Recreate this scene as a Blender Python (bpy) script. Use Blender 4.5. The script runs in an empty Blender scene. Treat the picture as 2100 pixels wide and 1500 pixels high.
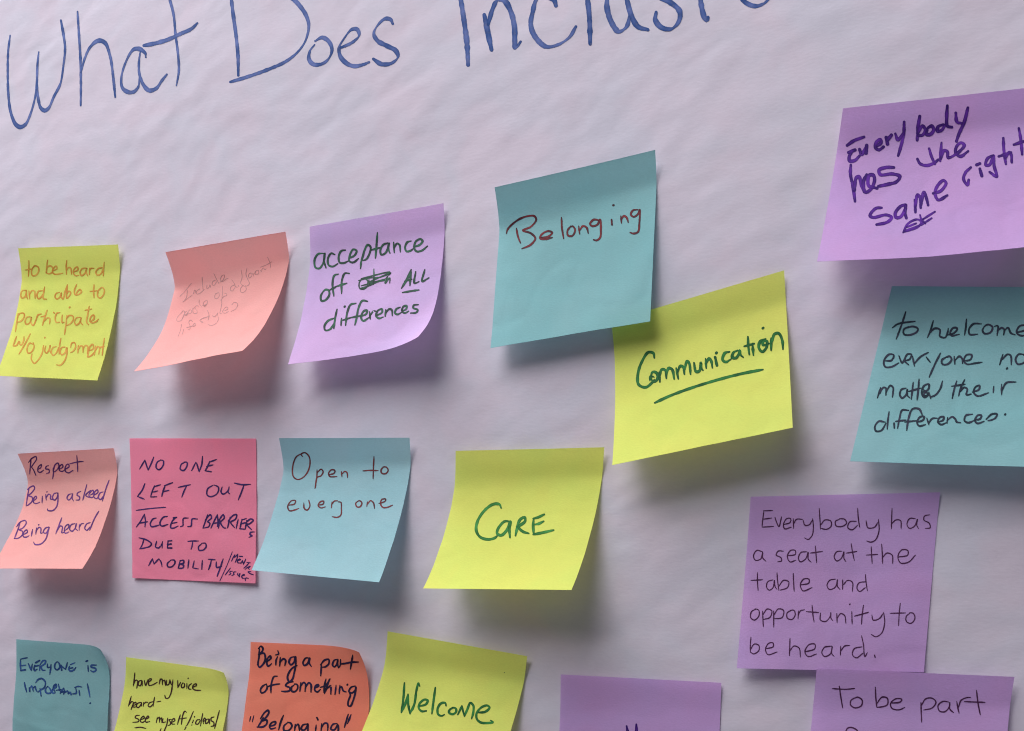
import bpy, math, random
import numpy as np
from mathutils import Vector, Matrix, noise
from mathutils.bvhtree import BVHTree

random.seed(7)
sc = bpy.context.scene
col = sc.collection

# ------------------------------------------------------------------ camera
# A phone held close to a wall: the wall is the plane y = 0 (viewer at negative y).
F_PX, YAW, PITCH, DIST, CX, CY = 1809.0, math.radians(19.0), math.radians(-0.3), 0.403, 1050.0, 1409.0
W_PX, H_PX = 2100.0, 1500.0
BASE = Vector((0.0, 0.0, 1.45))            # foot of the lens on the wall, 1.45 m above the floor


def to_world(p):                            # wall frame (right, up, out of the wall) -> Blender
    return Vector((p[0], -p[2], p[1])) + BASE


def rot(yaw, pitch, roll):
    cy, sy, cp, sp, cr, sr = math.cos(yaw), math.sin(yaw), math.cos(pitch), math.sin(pitch), math.cos(roll), math.sin(roll)
    ry = np.array([[cy, 0, sy], [0, 1, 0], [-sy, 0, cy]])
    rx = np.array([[1, 0, 0], [0, cp, -sp], [0, sp, cp]])
    rz = np.array([[cr, -sr, 0], [sr, cr, 0], [0, 0, 1]])
    return ry @ rx @ rz


_g = math.radians(5.7)                      # the wall's own upright
RG = np.array([[math.cos(_g), -math.sin(_g), 0], [math.sin(_g), math.cos(_g), 0], [0, 0, 1]])
RC = RG @ rot(YAW, PITCH, math.radians(-2.7))
cam_d = bpy.data.cameras.new('camera')
cam = bpy.data.objects.new('camera', cam_d)
col.objects.link(cam)
sc.camera = cam
ax = [Vector((RC[0, i], -RC[2, i], RC[1, i])) for i in range(3)]
loc = to_world((0, 0, DIST))
cam.matrix_world = Matrix(((ax[0].x, ax[1].x, ax[2].x, loc.x), (ax[0].y, ax[1].y, ax[2].y, loc.y), (ax[0].z, ax[1].z, ax[2].z, loc.z), (0, 0, 0, 1)))
cam_d.sensor_fit = 'HORIZONTAL'
cam_d.sensor_width = 36.0
cam_d.lens = 36.0 * F_PX / W_PX
cam_d.shift_x = 0.0
cam_d.shift_y = (CY - H_PX / 2) / W_PX
cam_d.clip_start = 0.01
cam_d.clip_end = 50.0
cam_d.dof.use_dof = True
cam_d.dof.focus_distance = 0.425
cam_d.dof.aperture_fstop = cam_d.lens / 0.9   # a phone lens, a small opening


def ray_dir(px, py):
    d = RC @ np.array([(px - CX) / F_PX, -(py - CY) / F_PX, -1.0])
    return d


def on_wall(px, py, z=0.0):                 # where a sight line meets the plane z metres in front of the wall
    d = ray_dir(px, py)
    k = -(DIST - z) / d[2]
    return np.array([d[0] * k, d[1] * k, z])


# ------------------------------------------------------------------ world and lamps
wd = bpy.data.worlds.new('World')
sc.world = wd
wd.use_nodes = True
bg = wd.node_tree.nodes['Background']
bg.inputs['Color'].default_value = (0.86, 0.84, 1.0, 1)
bg.inputs['Strength'].default_value = 0.145


def lamp(name, pos, target, sx, sy, power, color):
    l = bpy.data.lights.new(name, 'AREA')
    l.shape = 'RECTANGLE'
    l.size, l.size_y, l.energy, l.color = sx, sy, power, color
    o = bpy.data.objects.new(name, l)
    col.objects.link(o)
    o.location = Vector(pos)
    o.rotation_euler = (Vector(target) - Vector(pos)).to_track_quat('-Z', 'Y').to_euler()
    return o


TGT = to_world((-0.05, 0.16, 0))
lamp('ceiling_lamp', (-0.80, -0.53, 2.75), TGT, 1.9, 1.0, 41.0, (1.0, 0.97, 1.0))
lamp('ceiling_lamp', (-1.25, -1.9, 2.85), TGT, 0.6, 0.6, 9.0, (1.0, 0.95, 0.97))

sc.view_settings.view_transform = 'Standard'
sc.view_settings.look = 'None'
sc.view_settings.exposure = 0.0
sc.view_settings.gamma = 1.0
sc.view_settings.use_curve_mapping = False
sc.render.engine = 'CYCLES'
sc.cycles.max_bounces = 8
sc.cycles.filter_width = 1.1


# ------------------------------------------------------------------ materials
def nodes(name):
    m = bpy.data.materials.new(name)
    m.use_nodes = True
    t = m.node_tree
    t.nodes.clear()
    return m, t, t.nodes.new('ShaderNodeOutputMaterial')


def paper_mat(name, c, trans=0.28, fibre=0.05, bump=0.15, scale=900.0, mottle=0.035):
    m, t, out = nodes(name)
    N, L = t.nodes, t.links
    co = N.new('ShaderNodeTexCoord')
    mp = N.new('ShaderNodeMapping')
    mp.inputs['Scale'].default_value = (1.0, 1.0, 2.2)
    L.new(co.outputs['Object'], mp.inputs['Vector'])
    n1 = N.new('ShaderNodeTexNoise')
    n1.inputs['Scale'].default_value = scale
    n1.inputs['Detail'].default_value = 5
    L.new(mp.outputs['Vector'], n1.inputs['Vector'])
    n2 = N.new('ShaderNodeTexNoise')
    n2.inputs['Scale'].default_value = 22.0
    n2.inputs['Detail'].default_value = 3
    L.new(co.outputs['Object'], n2.inputs['Vector'])
    ad = N.new('ShaderNodeMath')
    ad.operation = 'MULTIPLY_ADD'
    ad.inputs[1].default_value = 0.45
    L.new(n2.outputs['Fac'], ad.inputs[0])
    L.new(n1.outputs['Fac'], ad.inputs[2])
    mr = N.new('ShaderNodeMapRange')
    mr.inputs['From Min'].default_value = 0.35
    mr.inputs['From Max'].default_value = 1.1
    mr.inputs['To Min'].default_value = 1.0 - fibre
    mr.inputs['To Max'].default_value = 1.0 + fibre
    L.new(ad.outputs[0], mr.inputs['Value'])
    mul = N.new('ShaderNodeVectorMath')
    mul.operation = 'SCALE'
    mul.inputs[0].default_value = c
    L.new(mr.outputs['Result'], mul.inputs['Scale'])
    # handling: faint warm and cool patches in the sheet
    n3 = N.new('ShaderNodeTexNoise')
    n3.inputs['Scale'].default_value = 34.0
    n3.inputs['Detail'].default_value = 4
    n3.inputs['Distortion'].default_value = 0.6
    L.new(co.outputs['Object'], n3.inputs['Vector'])
    m3 = N.new('ShaderNodeMapRange')
    m3.inputs['From Min'].default_value = 0.35
    m3.inputs['From Max'].default_value = 0.65
    L.new(n3.outputs['Fac'], m3.inputs['Value'])
    tint = N.new('ShaderNodeMix')
    tint.data_type = 'RGBA'
    tint.inputs['A'].default_value = (1 - mottle, 1, 1 + mottle * 0.3, 1)
    tint.inputs['B'].default_value = (1 + mottle * 0.6, 1 - mottle * 0.5, 1 - mottle * 0.2, 1)
    L.new(m3.outputs['Result'], tint.inputs['Factor'])
    mul2 = N.new('ShaderNodeVectorMath')
    mul2.operation = 'MULTIPLY'
    L.new(mul.outputs['Vector'], mul2.inputs[0])
    L.new(tint.outputs['Result'], mul2.inputs[1])
    bp = N.new('ShaderNodeBump')
    bp.inputs['Strength'].default_value = bump
    bp.inputs['Distance'].default_value = 0.0004
    L.new(n1.outputs['Fac'], bp.inputs['Height'])
    df = N.new('ShaderNodeBsdfDiffuse')
    tr = N.new('ShaderNodeBsdfTranslucent')
    mx = N.new('ShaderNodeMixShader')
    mx.inputs['Fac'].default_value = trans
    for s in (df, tr):
        L.new(mul2.outputs['Vector'], s.inputs['Color'])
        L.new(bp.outputs['Normal'], s.inputs['Normal'])
    L.new(df.outputs[0], mx.inputs[1])
    L.new(tr.outputs[0], mx.inputs[2])
    L.new(mx.outputs[0], out.inputs['Surface'])
    return m


def ink_mat(name, c, pale=None, streak=0.0, scale=260.0):
    """pen ink: the colour pools and thins along the stroke; a dry marker lets the paper show as streaks"""
    m, t, out = nodes(name)
    N, L = t.nodes, t.links
    pale = pale or tuple(min(1.0, x * 2.2 + 0.02) for x in c)
    co = N.new('ShaderNodeTexCoord')
    n = N.new('ShaderNodeTexNoise')
    n.inputs['Scale'].default_value = scale
    n.inputs['Detail'].default_value = 4
    L.new(co.outputs['Object'], n.inputs['Vector'])
    at = N.new('ShaderNodeAttribute')
    at.attribute_name = 'ink_thin'
    sm = N.new('ShaderNodeMath')
    sm.operation = 'MULTIPLY_ADD'
    sm.inputs[1].default_value = 0.6
    L.new(n.outputs['Fac'], sm.inputs[0])
    L.new(at.outputs['Fac'], sm.inputs[2])
    mr = N.new('ShaderNodeMapRange')
    mr.inputs['From Min'].default_value = 0.42
    mr.inputs['From Max'].default_value = 1.15
    L.new(sm.outputs[0], mr.inputs['Value'])
    mix = N.new('ShaderNodeMix')
    mix.data_type = 'RGBA'
    mix.inputs['A'].default_value = (*c, 1)
    mix.inputs['B'].default_value = (*pale, 1)
    L.new(mr.outputs['Result'], mix.inputs['Factor'])
    df = N.new('ShaderNodeBsdfPrincipled')
    df.inputs['Roughness'].default_value = 0.65
    df.inputs['Specular IOR Level'].default_value = 0.15
    L.new(mix.outputs['Result'], df.inputs['Base Color'])
    if streak > 0:
        n2 = N.new('ShaderNodeTexNoise')
        n2.inputs['Scale'].default_value = 700.0
        n2.inputs['Detail'].default_value = 3
        L.new(co.outputs['Object'], n2.inputs['Vector'])
        m2 = N.new('ShaderNodeMapRange')
        m2.inputs['From Min'].default_value = 0.45
        m2.inputs['From Max'].default_value = 0.7
        m2.inputs['To Max'].default_value = streak
        L.new(n2.outputs['Fac'], m2.inputs['Value'])
        tp = N.new('ShaderNodeBsdfTransparent')
        ms = N.new('ShaderNodeMixShader')
        L.new(m2.outputs['Result'], ms.inputs['Fac'])
        L.new(df.outputs[0], ms.inputs[1])
        L.new(tp.outputs[0], ms.inputs[2])
        L.new(ms.outputs[0], out.inputs['Surface'])
    else:
        L.new(df.outputs[0], out.inputs['Surface'])
    return m


PAPER = {
    'lime': paper_mat('lime_note_paper', (0.82, 0.9, 0.205)),
    'salmon': paper_mat('salmon_note_paper', (0.98, 0.49, 0.45)),
    'lilac': paper_mat('lilac_note_paper', (0.73, 0.53, 0.84)),
    'violet': paper_mat('violet_note_paper', (0.63, 0.41, 0.74)),
    'teal': paper_mat('teal_note_paper', (0.315, 0.615, 0.625)),
    'pale teal': paper_mat('pale_teal_note_paper', (0.42, 0.70, 0.745)),
    'grey teal': paper_mat('grey_teal_note_paper', (0.27, 0.52, 0.53)),
    'pink': paper_mat('pink_note_paper', (0.98, 0.31, 0.44)),
    'coral': paper_mat('coral_note_paper', (0.95, 0.29, 0.19)),
}
INK = {
    'orange': ink_mat('orange_ink', (0.52, 0.21, 0.025), (0.66, 0.38, 0.07)),
    'pencil': ink_mat('pencil_graphite', (0.42, 0.22, 0.22), (0.62, 0.33, 0.31), 0.62),
    'darkgreen': ink_mat('dark_green_ink', (0.012, 0.03, 0.024), (0.03, 0.13, 0.07)),
    'maroon': ink_mat('maroon_ink', (0.05, 0.01, 0.018), (0.23, 0.03, 0.035)),
    'green': ink_mat('green_ink', (0.006, 0.075, 0.02), (0.03, 0.21, 0.045)),
    'purple': ink_mat('purple_ink', (0.035, 0.006, 0.13), (0.12, 0.025, 0.32)),
    'slate': ink_mat('slate_ink', (0.014, 0.03, 0.042), (0.05, 0.05, 0.085)),
    'violet': ink_mat('violet_ink', (0.075, 0.022, 0.14), (0.16, 0.05, 0.24)),
    'navy': ink_mat('navy_ink', (0.022, 0.010, 0.075), (0.05, 0.02, 0.13)),
    'red': ink_mat('dark_red_ink', (0.085, 0.02, 0.028), (0.22, 0.045, 0.045)),
    'leaf': ink_mat('leaf_green_ink', (0.012, 0.11, 0.018), (0.05, 0.28, 0.06)),
    'plum': ink_mat('plum_ink', (0.045, 0.010, 0.045), (0.085, 0.025, 0.08)),
    'blue': ink_mat('blue_ink', (0.01, 0.035, 0.13), (0.035, 0.1, 0.3)),
    'brown': ink_mat('dark_brown_ink', (0.03, 0.014, 0.01), (0.06, 0.022, 0.02)),
    'black': ink_mat('black_ink', (0.010, 0.007, 0.022), (0.02, 0.012, 0.06)),
    'marker': ink_mat('blue_marker_ink', (0.010, 0.055, 0.22), (0.11, 0.16, 0.40), 0.30, 90.0),
}


# ------------------------------------------------------------------ helpers
def link(name, verts, faces, mat, parent=None, smooth=True):
    me = bpy.data.meshes.new(name)
    me.from_pydata([tuple(v) for v in verts], [], faces)
    me.materials.append(mat)
    if smooth:
        me.polygons.foreach_set('use_smooth', [True] * len(me.polygons))
    me.update()
    o = bpy.data.objects.new(name, me)
    col.objects.link(o)
    if parent is not None:
        o.parent = parent
        o.matrix_parent_inverse = Matrix.Translation(-parent.location)
    return o


def catmull(pts, step):
    """a smooth pen line through the points (chord-length parametrised)"""
    p = [np.array(q, float) for q in pts]
    q = [p[0]]
    for v in p[1:]:
        if np.hypot(*(v - q[-1])) > 1e-6:
            q.append(v)
    p = q
    if len(p) == 1:
        return [p[0], p[0] + np.array([0.01, 0])]
    if len(p) == 2:
        n = max(2, int(np.hypot(*(p[1] - p[0])) / step))
        return [p[0] + (p[1] - p[0]) * i / n for i in range(n + 1)]
    ext = [2 * p[0] - p[1]] + p + [2 * p[-1] - p[-2]]
    out = []
    for i in range(1, len(ext) - 2):
        a, b, c, d = ext[i - 1], ext[i], ext[i + 1], ext[i + 2]
        t0 = 0.0
        t1 = t0 + np.hypot(*(b - a)) ** 0.5
        t2 = t1 + np.hypot(*(c - b)) ** 0.5
        t3 = t2 + np.hypot(*(d - c)) ** 0.5
        n = max(2, int(np.hypot(*(c - b)) / step))
        for k in range(n):
            t = t1 + (t2 - t1) * k / n
            a1 = (t1 - t) / (t1 - t0) * a + (t - t0) / (t1 - t0) * b
            a2 = (t2 - t) / (t2 - t1) * b + (t - t1) / (t2 - t1) * c
            a3 = (t3 - t) / (t3 - t2) * c + (t - t2) / (t3 - t2) * d
            b1 = (t2 - t) / (t2 - t0) * a1 + (t - t0) / (t2 - t0) * a2
            b2 = (t3 - t) / (t3 - t1) * a2 + (t - t1) / (t3 - t1) * a3
            out.append((t2 - t) / (t2 - t1) * b1 + (t - t1) / (t2 - t1) * b2)
    out.append(p[-1])
    return out


def parse(s):
    res = []
    for part in s.split('|'):
        v = [float(x) for x in part.split()]
        res.append([(v[i], v[i + 1]) for i in range(0, len(v) - 1, 2)])
    return res


def hit(bvh, px, py):
    d = ray_dir(px, py)
    dv = Vector((d[0], -d[2], d[1])).normalized()
    h = bvh.ray_cast(to_world((0, 0, DIST)), dv)
    if h[0] is None:
        return None
    n = h[1] if h[1].dot(dv) < 0 else -h[1]
    return h[0], n


def write(name, label, strokes, frame, width, mat, bvh, parent, nib=None, taper=0.55, rise=0.00007):
    """pen strokes as thin ribbons of ink lying on the sheet they were written on; frame = (x0, y0, scale) of the tracing"""
    x0, y0, s = frame
    V, Fc, T = [], [], []
    for k, st in enumerate(strokes):
        pts = catmull([(x0 + x / s, y0 + y / s) for x, y in st], 0.9)
        n = len(pts)
        length = sum(float(np.hypot(*(pts[i + 1] - pts[i]))) for i in range(n - 1))
        w = width / s / 2
        ph = random.random() * 50
        row = []
        for i, p in enumerate(pts):
            a, b = pts[max(0, i - 1)], pts[min(n - 1, i + 1)]
            t = b - a
            t = t / (np.hypot(*t) + 1e-9)
            nn = np.array([-t[1], t[0]])
            if nib:
                ang = math.atan2(-t[1], t[0])
                hw = w * (nib[1] + (1 - nib[1]) * abs(math.sin(ang - nib[0])))
            else:
                hw = w
            hw *= 1.0 + 0.22 * noise.noise(Vector((ph + i * 0.11, ph, 0.3))) + 0.07 * noise.noise(Vector((i * 0.9, ph, 4.0)))
            dist = min(i, n - 1 - i) / max(1, n - 1) * length
            if length > 6 * w:
                e = min(1.0, dist / (4 * w + 1e-6))
                hw *= taper + (1 - taper) * e
            thin = 0.42 + 0.55 * noise.noise(Vector((ph + i * 0.05, 3.1, ph))) - 0.35 * max(0.0, 1 - dist / (2.5 * w + 1e-6))
            row.append((p, nn, t, hw, thin))
        # round ends
        p, nn, t, hw, th = row[0]
        start = [(p - t * hw * math.sin(q), nn, t, max(0.02, hw * math.cos(q)), th) for q in (math.radians(84), math.radians(55), math.radians(25))]
        p, nn, t, hw, th = row[-1]
        end = [(p + t * hw * math.sin(q), nn, t, max(0.02, hw * math.cos(q)), th) for q in (math.radians(25), math.radians(55), math.radians(84))]
        prev = None
        off = rise + 0.000006 * (k % 9)
        for p, nn, t, hw, th in start + row + end:
            pair = []
            for sg in (-1, 0, 1):
                h = hit(bvh, *(p + nn * hw * sg))
                if h is None:
                    pair = None
                    break
                pair.append(h[0] + h[1] * off)
            if pair is None:
                prev = None
                continue
            i0 = len(V)
            V.extend(pair)
            T.extend((th - 0.18, th + 0.16, th - 0.18))      # ink pools along the edges of a stroke
            if prev is not None:
                for j in (0, 1):
                    Fc.append((prev + j, prev + j + 1, i0 + j + 1, i0 + j))
            prev = i0
    if not Fc:
        return None
    o = link(name, V, Fc, mat, parent)
    o.data.attributes.new('ink_thin', 'FLOAT', 'POINT').data.foreach_set('value', T)
    if label:
        o['label'] = label
    return o


# ------------------------------------------------------------------ the wall and the big sheet of paper
cs = [on_wall(x, y) for x, y in ((-60, -60), (2160, -60), (2160, 1560), (-60, 1560))]
X0, X1 = min(c[0] for c in cs) - 0.10, max(c[0] for c in cs) + 0.10
Y0, Y1 = min(c[1] for c in cs) - 0.16, max(c[1] for c in cs) + 0.10

wall_m = paper_mat('painted_wall', (0.62, 0.60, 0.58), 0.0, 0.03, 0.3, 300.0)
wv = [to_world(p) for p in ((X0 - 1.0, -BASE.z, -0.006), (X1 + 1.0, -BASE.z, -0.006), (X1 + 1.0, Y1 + 1.2, -0.006), (X0 - 1.0, Y1 + 1.2, -0.006))]
wall = link('wall', wv, [(0, 1, 2, 3)], wall_m, None, False)
wall['kind'] = 'structure'


def wrinkle(x, y):
    """soft handling creases of a sheet that was rolled and pinned up: longer along a slope than across it"""
    c, s = math.cos(math.radians(24)), math.sin(math.radians(24))
    a, b = x * c + y * s, -x * s + y * c
    wx, wy = 0.012 * noise.noise(Vector((x * 14, y * 14, 3.3))), 0.012 * noise.noise(Vector((x * 14, y * 14, 7.7)))
    a, b = a + wx, b + wy
    v = 0.00034 * noise.noise(Vector((a * 26, b * 48, 5.2)))
    v += 0.00023 * noise.noise(Vector((a * 58, b * 105, 9.1)))
    v += 0.00008 * noise.noise(Vector((a * 140, b * 200, 15.7)))
    # narrow creases along the zero lines of a slower noise, patchy over the sheet
    for fa, fb, w, h, k in ((17, 34, 0.2, 0.00008, 11.3), (30, 62, 0.25, 0.00006, 23.1), (46, 30, 0.2, 0.00003, 31.9)):
        q = noise.noise(Vector((a * fa, b * fb, k)))
        m = max(0.0, noise.noise(Vector((x * 7, y * 7, k + 5))) + 0.25)
        v -= h * m * 2.0 * max(0.0, 1 - abs(q) / w)
    return v


def buckle(x, y):
    """the sheet's broad buckles, which the notes stuck on it follow"""
    c, s = math.cos(math.radians(24)), math.sin(math.radians(24))
    a, b = x * c + y * s, -x * s + y * c
    v = 0.00045 * noise.noise(Vector((a * 9, b * 20, 1.7)))
    return v + 0.0030 * noise.noise(Vector((x * 3.1 + 4.0, y * 3.6, 2.2)))


step = 0.0013
nx, ny = int((X1 - X0) / step), int((Y1 - Y0) / step)
pv, pf = [], []
for j in range(ny + 1):
    for i in range(nx + 1):
        x, y = X0 + (X1 - X0) * i / nx, Y0 + (Y1 - Y0) * j / ny
        pv.append(to_world((x, y, buckle(x, y) + wrinkle(x, y))))
for j in range(ny):
    for i in range(nx):
        a = j * (nx + 1) + i
        pf.append((a, a + 1, a + nx + 2, a + nx + 1))
sheet_m = paper_mat('white_chart_paper', (0.605, 0.568, 0.637), 0.0, 0.03, 0.15, 380.0, 0.035)
chart = bpy.data.objects.new('chart_paper', None)
col.objects.link(chart)
chart.location = to_world(((X0 + X1) / 2, Y0, 0))
chart['label'] = 'large wrinkled white paper sheet with a blue marker heading, behind all the sticky notes'
chart['category'] = 'paper'
bpy.context.view_layer.update()
sheet = link('paper_sheet', pv, pf, sheet_m, chart)
sheet_bvh = BVHTree.FromPolygons(pv, pf)

NIB = {'What': (math.radians(78), 0.42), 'Does': (math.radians(58), 0.36), 'Inclusi': (math.radians(35), 0.42)}
TITLE = [
    ('What', (0, 0, 5.0), 45, "105 365 85 520 80 700 85 950 110 1150 160 1275 205 1305 260 1280 310 1180 360 1000 378 850 385 660 398 535|380 850 390 1000 420 1110 460 1135 500 1110 550 1000 620 860 650 680 668 500 655 380 625 210|795 120 810 350 825 600 830 850 828 1085|832 750 870 600 930 480 1010 420 1075 440 1130 580 1160 780 1182 1000|1495 590 1490 550 1430 505 1370 510 1290 640 1245 800 1255 900 1310 945 1370 945 1420 890 1430 800|1440 530 1425 640 1430 760 1470 870 1530 930 1600 910 1660 830 1712 765|1725 -60 1780 150 1800 350 1825 550 1835 720 1810 880|1475 470 1600 445 1720 410 1850 350 1960 300 2025 240"),
    ('Does', (420, 0, 4.7727), 46, "255 -60 275 120 310 380 325 550 328 740|250 805 400 760 600 690 800 600 920 500 990 390 1018 250 990 150 930 60 860 -10 780 -50|1075 440 1030 500 1020 580 1060 630 1140 630 1210 580 1245 490 1215 410 1150 370 1080 405|1330 470 1440 420 1510 350 1490 290 1440 290 1370 370 1315 470 1330 560 1400 630 1470 650 1550 635 1610 610|1840 235 1820 195 1770 185 1700 240 1655 330 1690 400 1780 450 1870 500 1890 560 1830 620 1730 630 1650 580"),
    ('Inclusi', (900, 0, 2.9167), 34, "125 -40 150 120 168 260 175 390|272 90 290 180 315 300|295 150 320 60 350 5 390 5 430 70 452 160 460 285 490 250|700 35 690 5 640 -20 590 -10 560 80 550 150 575 220 640 280 710 270 780 225 820 160|885 -40 900 100 905 265|1010 -30 1005 40 1030 130 1075 190 1120 165 1145 90|1120 -20 1150 90 1190 160 1250 180|1320 -10 1390 20 1440 70 1435 130 1390 175 1330 165 1295 120 1300 75|1560 -30 1575 60 1590 110 1605 125 1610 105|1800 -20 1840 20 1890 38 1940 25 1990 -20"),
]
for word, fr, w, s in TITLE:
    write('handwritten_word', 'heading word ' + word + ' in blue marker', parse(s), fr, w, INK['marker'], sheet_bvh, chart, NIB[word], 0.7)


# ------------------------------------------------------------------ sticky notes
def make_note(n):
    """a square of paper stuck by its top strip, its free end curling off the wall"""
    TL, TR, BR, BL = n['corners']
    lift = [v / 1000 for v in n['lift']]            # bottom left, bottom right
    top = [v / 1000 for v in n.get('top', (0.6, 0.6))]
    base = n.get('base', 0.4) / 1000
    power = n.get('power', 1.6)
    M = 44
    sides = []
    for (tp, bt, z0, z1, strip) in ((TL, BL, base + top[0], base + lift[0], 0.24), (TR, BR, base + top[1], base + lift[1], 0.18)):
        A, B = on_wall(*tp, z0), on_wall(*bt, z1)
        A, B = on_wall(*tp, z0 + buckle(A[0], A[1])), on_wall(*bt, z1 + buckle(B[0], B[1]))
        zs = []
        for j in range(M + 1):
            t = j / M
            zt = (z0 - base) * max(0.0, 1 - t / strip) ** 1.2
            zb = (z1 - base) * max(0.0, (t - 0.14) / 0.86) ** power
            zs.append(base + zt + zb)
        L = 0.076
        hs = [0.0]
        for j in range(M):
            dz = (zs[j + 1] - zs[j]) * M / L
            hs.append(hs[-1] + math.sqrt(max(0.08, 1 - dz * dz)))
        hs = [h / hs[-1] for h in hs]
        sides.append([np.array([A[0] + (B[0] - A[0]) * h, A[1] + (B[1] - A[1]) * h, z]) for h, z in zip(hs, zs)])
    seed = n['seed']
    verts = []
    C = [sides[0][0], sides[1][0], sides[1][-1], sides[0][-1]]
    ux = (C[1] - C[0]) / np.linalg.norm(C[1] - C[0])
    for j in range(M + 1):
        for i in range(M + 1):
            u, v = i / M, j / M
            p = sides[0][j] * (1 - u) + sides[1][j] * u
            amp = 0.00016 + 0.00085 * min(1.0, max(0.0, v - 0.1) * 3)
            p = p + np.array([0, 0, 1.0]) * (amp * noise.noise(Vector((u * 2.1 + seed, v * 2.4, seed * 1.7))) + 0.26 * amp * noise.noise(Vector((u * 7 + seed, v * 7, seed))) - 0.2 * amp * max(0.0, 1 - abs(noise.noise(Vector((u * 3.3 + seed * 2, v * 4.1, seed + 9)))) / 0.07))
            if 'bow' in n:                          # the lower edge bows out or in between its corners
                p = p + np.array([0, 0, 1.0]) * (n['bow'] / 1000 * 4 * u * (1 - u) * v * v)
            for (cu, cv, size, h) in n.get('curl', ()):
                e = ((1 - abs(u - cu)) + (1 - abs(v - cv)) - (2 - size)) / size
                if e > 0:
                    diag = (C[0] + C[1] + C[2] + C[3]) / 4 - (C[1] if cv == 0 else C[2] if cu == 1 else C[3])
                    diag = diag / np.linalg.norm(diag)
                    p = p + np.array([0, 0, 1.0]) * (h / 1000 * e * e) + diag * np.array([1, 1, 0]) * (abs(h) / 1000 * 0.55 * e ** 2.2)
            if 'crease' in n:
                v0, v1, hgt = n['crease']
                d = (v - (v0 + (v1 - v0) * u)) / 0.02
                p = p + np.array([0, 0, 1.0]) * (hgt / 1000 * math.exp(-abs(d)))
            p[2] = max(p[2], 0.0003 if 'base' not in n else base * 0.9)
            p[2] += buckle(p[0], p[1])
            verts.append(to_world(p))
    faces = []
    for j in range(M):
        for i in range(M):
            a = j * (M + 1) + i
            faces.append((a, a + M + 1, a + M + 2, a + 1))
    root = bpy.data.objects.new('sticky_note', None)
    root.empty_display_size = 0.01
    col.objects.link(root)
    root.location = (verts[0] + verts[M]) / 2
    root['label'], root['category'], root['group'] = n['label'], 'sticky note', 'sticky notes on the white paper sheet'
    bpy.context.view_layer.update()
    # the paper's own thickness along its four edges
    rv, rf = list(verts), list(faces)
    W1 = M + 1
    ring = [i for i in range(M)] + [j * W1 + M for j in range(M)] + [M * W1 + i for i in range(M, 0, -1)] + [j * W1 for j in range(M, 0, -1)]
    b0 = len(rv)
    for idx in ring:
        rv.append(verts[idx].copy())
        rv.append(verts[idx] + Vector((0, 0.00016, 0)))
    for q in range(len(ring)):
        a, b = b0 + 2 * q, b0 + 2 * ((q + 1) % len(ring))
        rf.append((a, b, b + 1, a + 1))
    link('note_sheet', rv, rf, PAPER[n['paper']], root)
    bvh = BVHTree.FromPolygons(verts, faces)
    for word in n['words']:
        text, s = word[0], word[1]
        w = word[2] if len(word) > 2 else n['w']
        if text in ('_underline', '_slash', '_dash', '_mark', '_quote'):
            nm = {'_underline': 'underline', '_slash': 'slash', '_dash': 'dash', '_mark': 'pen_mark', '_quote': 'quotation_mark'}[text]
            lb = None
        elif text == '_struck':
            nm, lb = 'handwritten_word', 'scribbled out word'
        else:
            nm, lb = 'handwritten_word', 'the word ' + text
        write(nm, lb, parse(s), word[3] if len(word) > 3 else n['frame'], w, INK[n['ink']], bvh, root, None, n.get('taper', 0.6))


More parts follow.
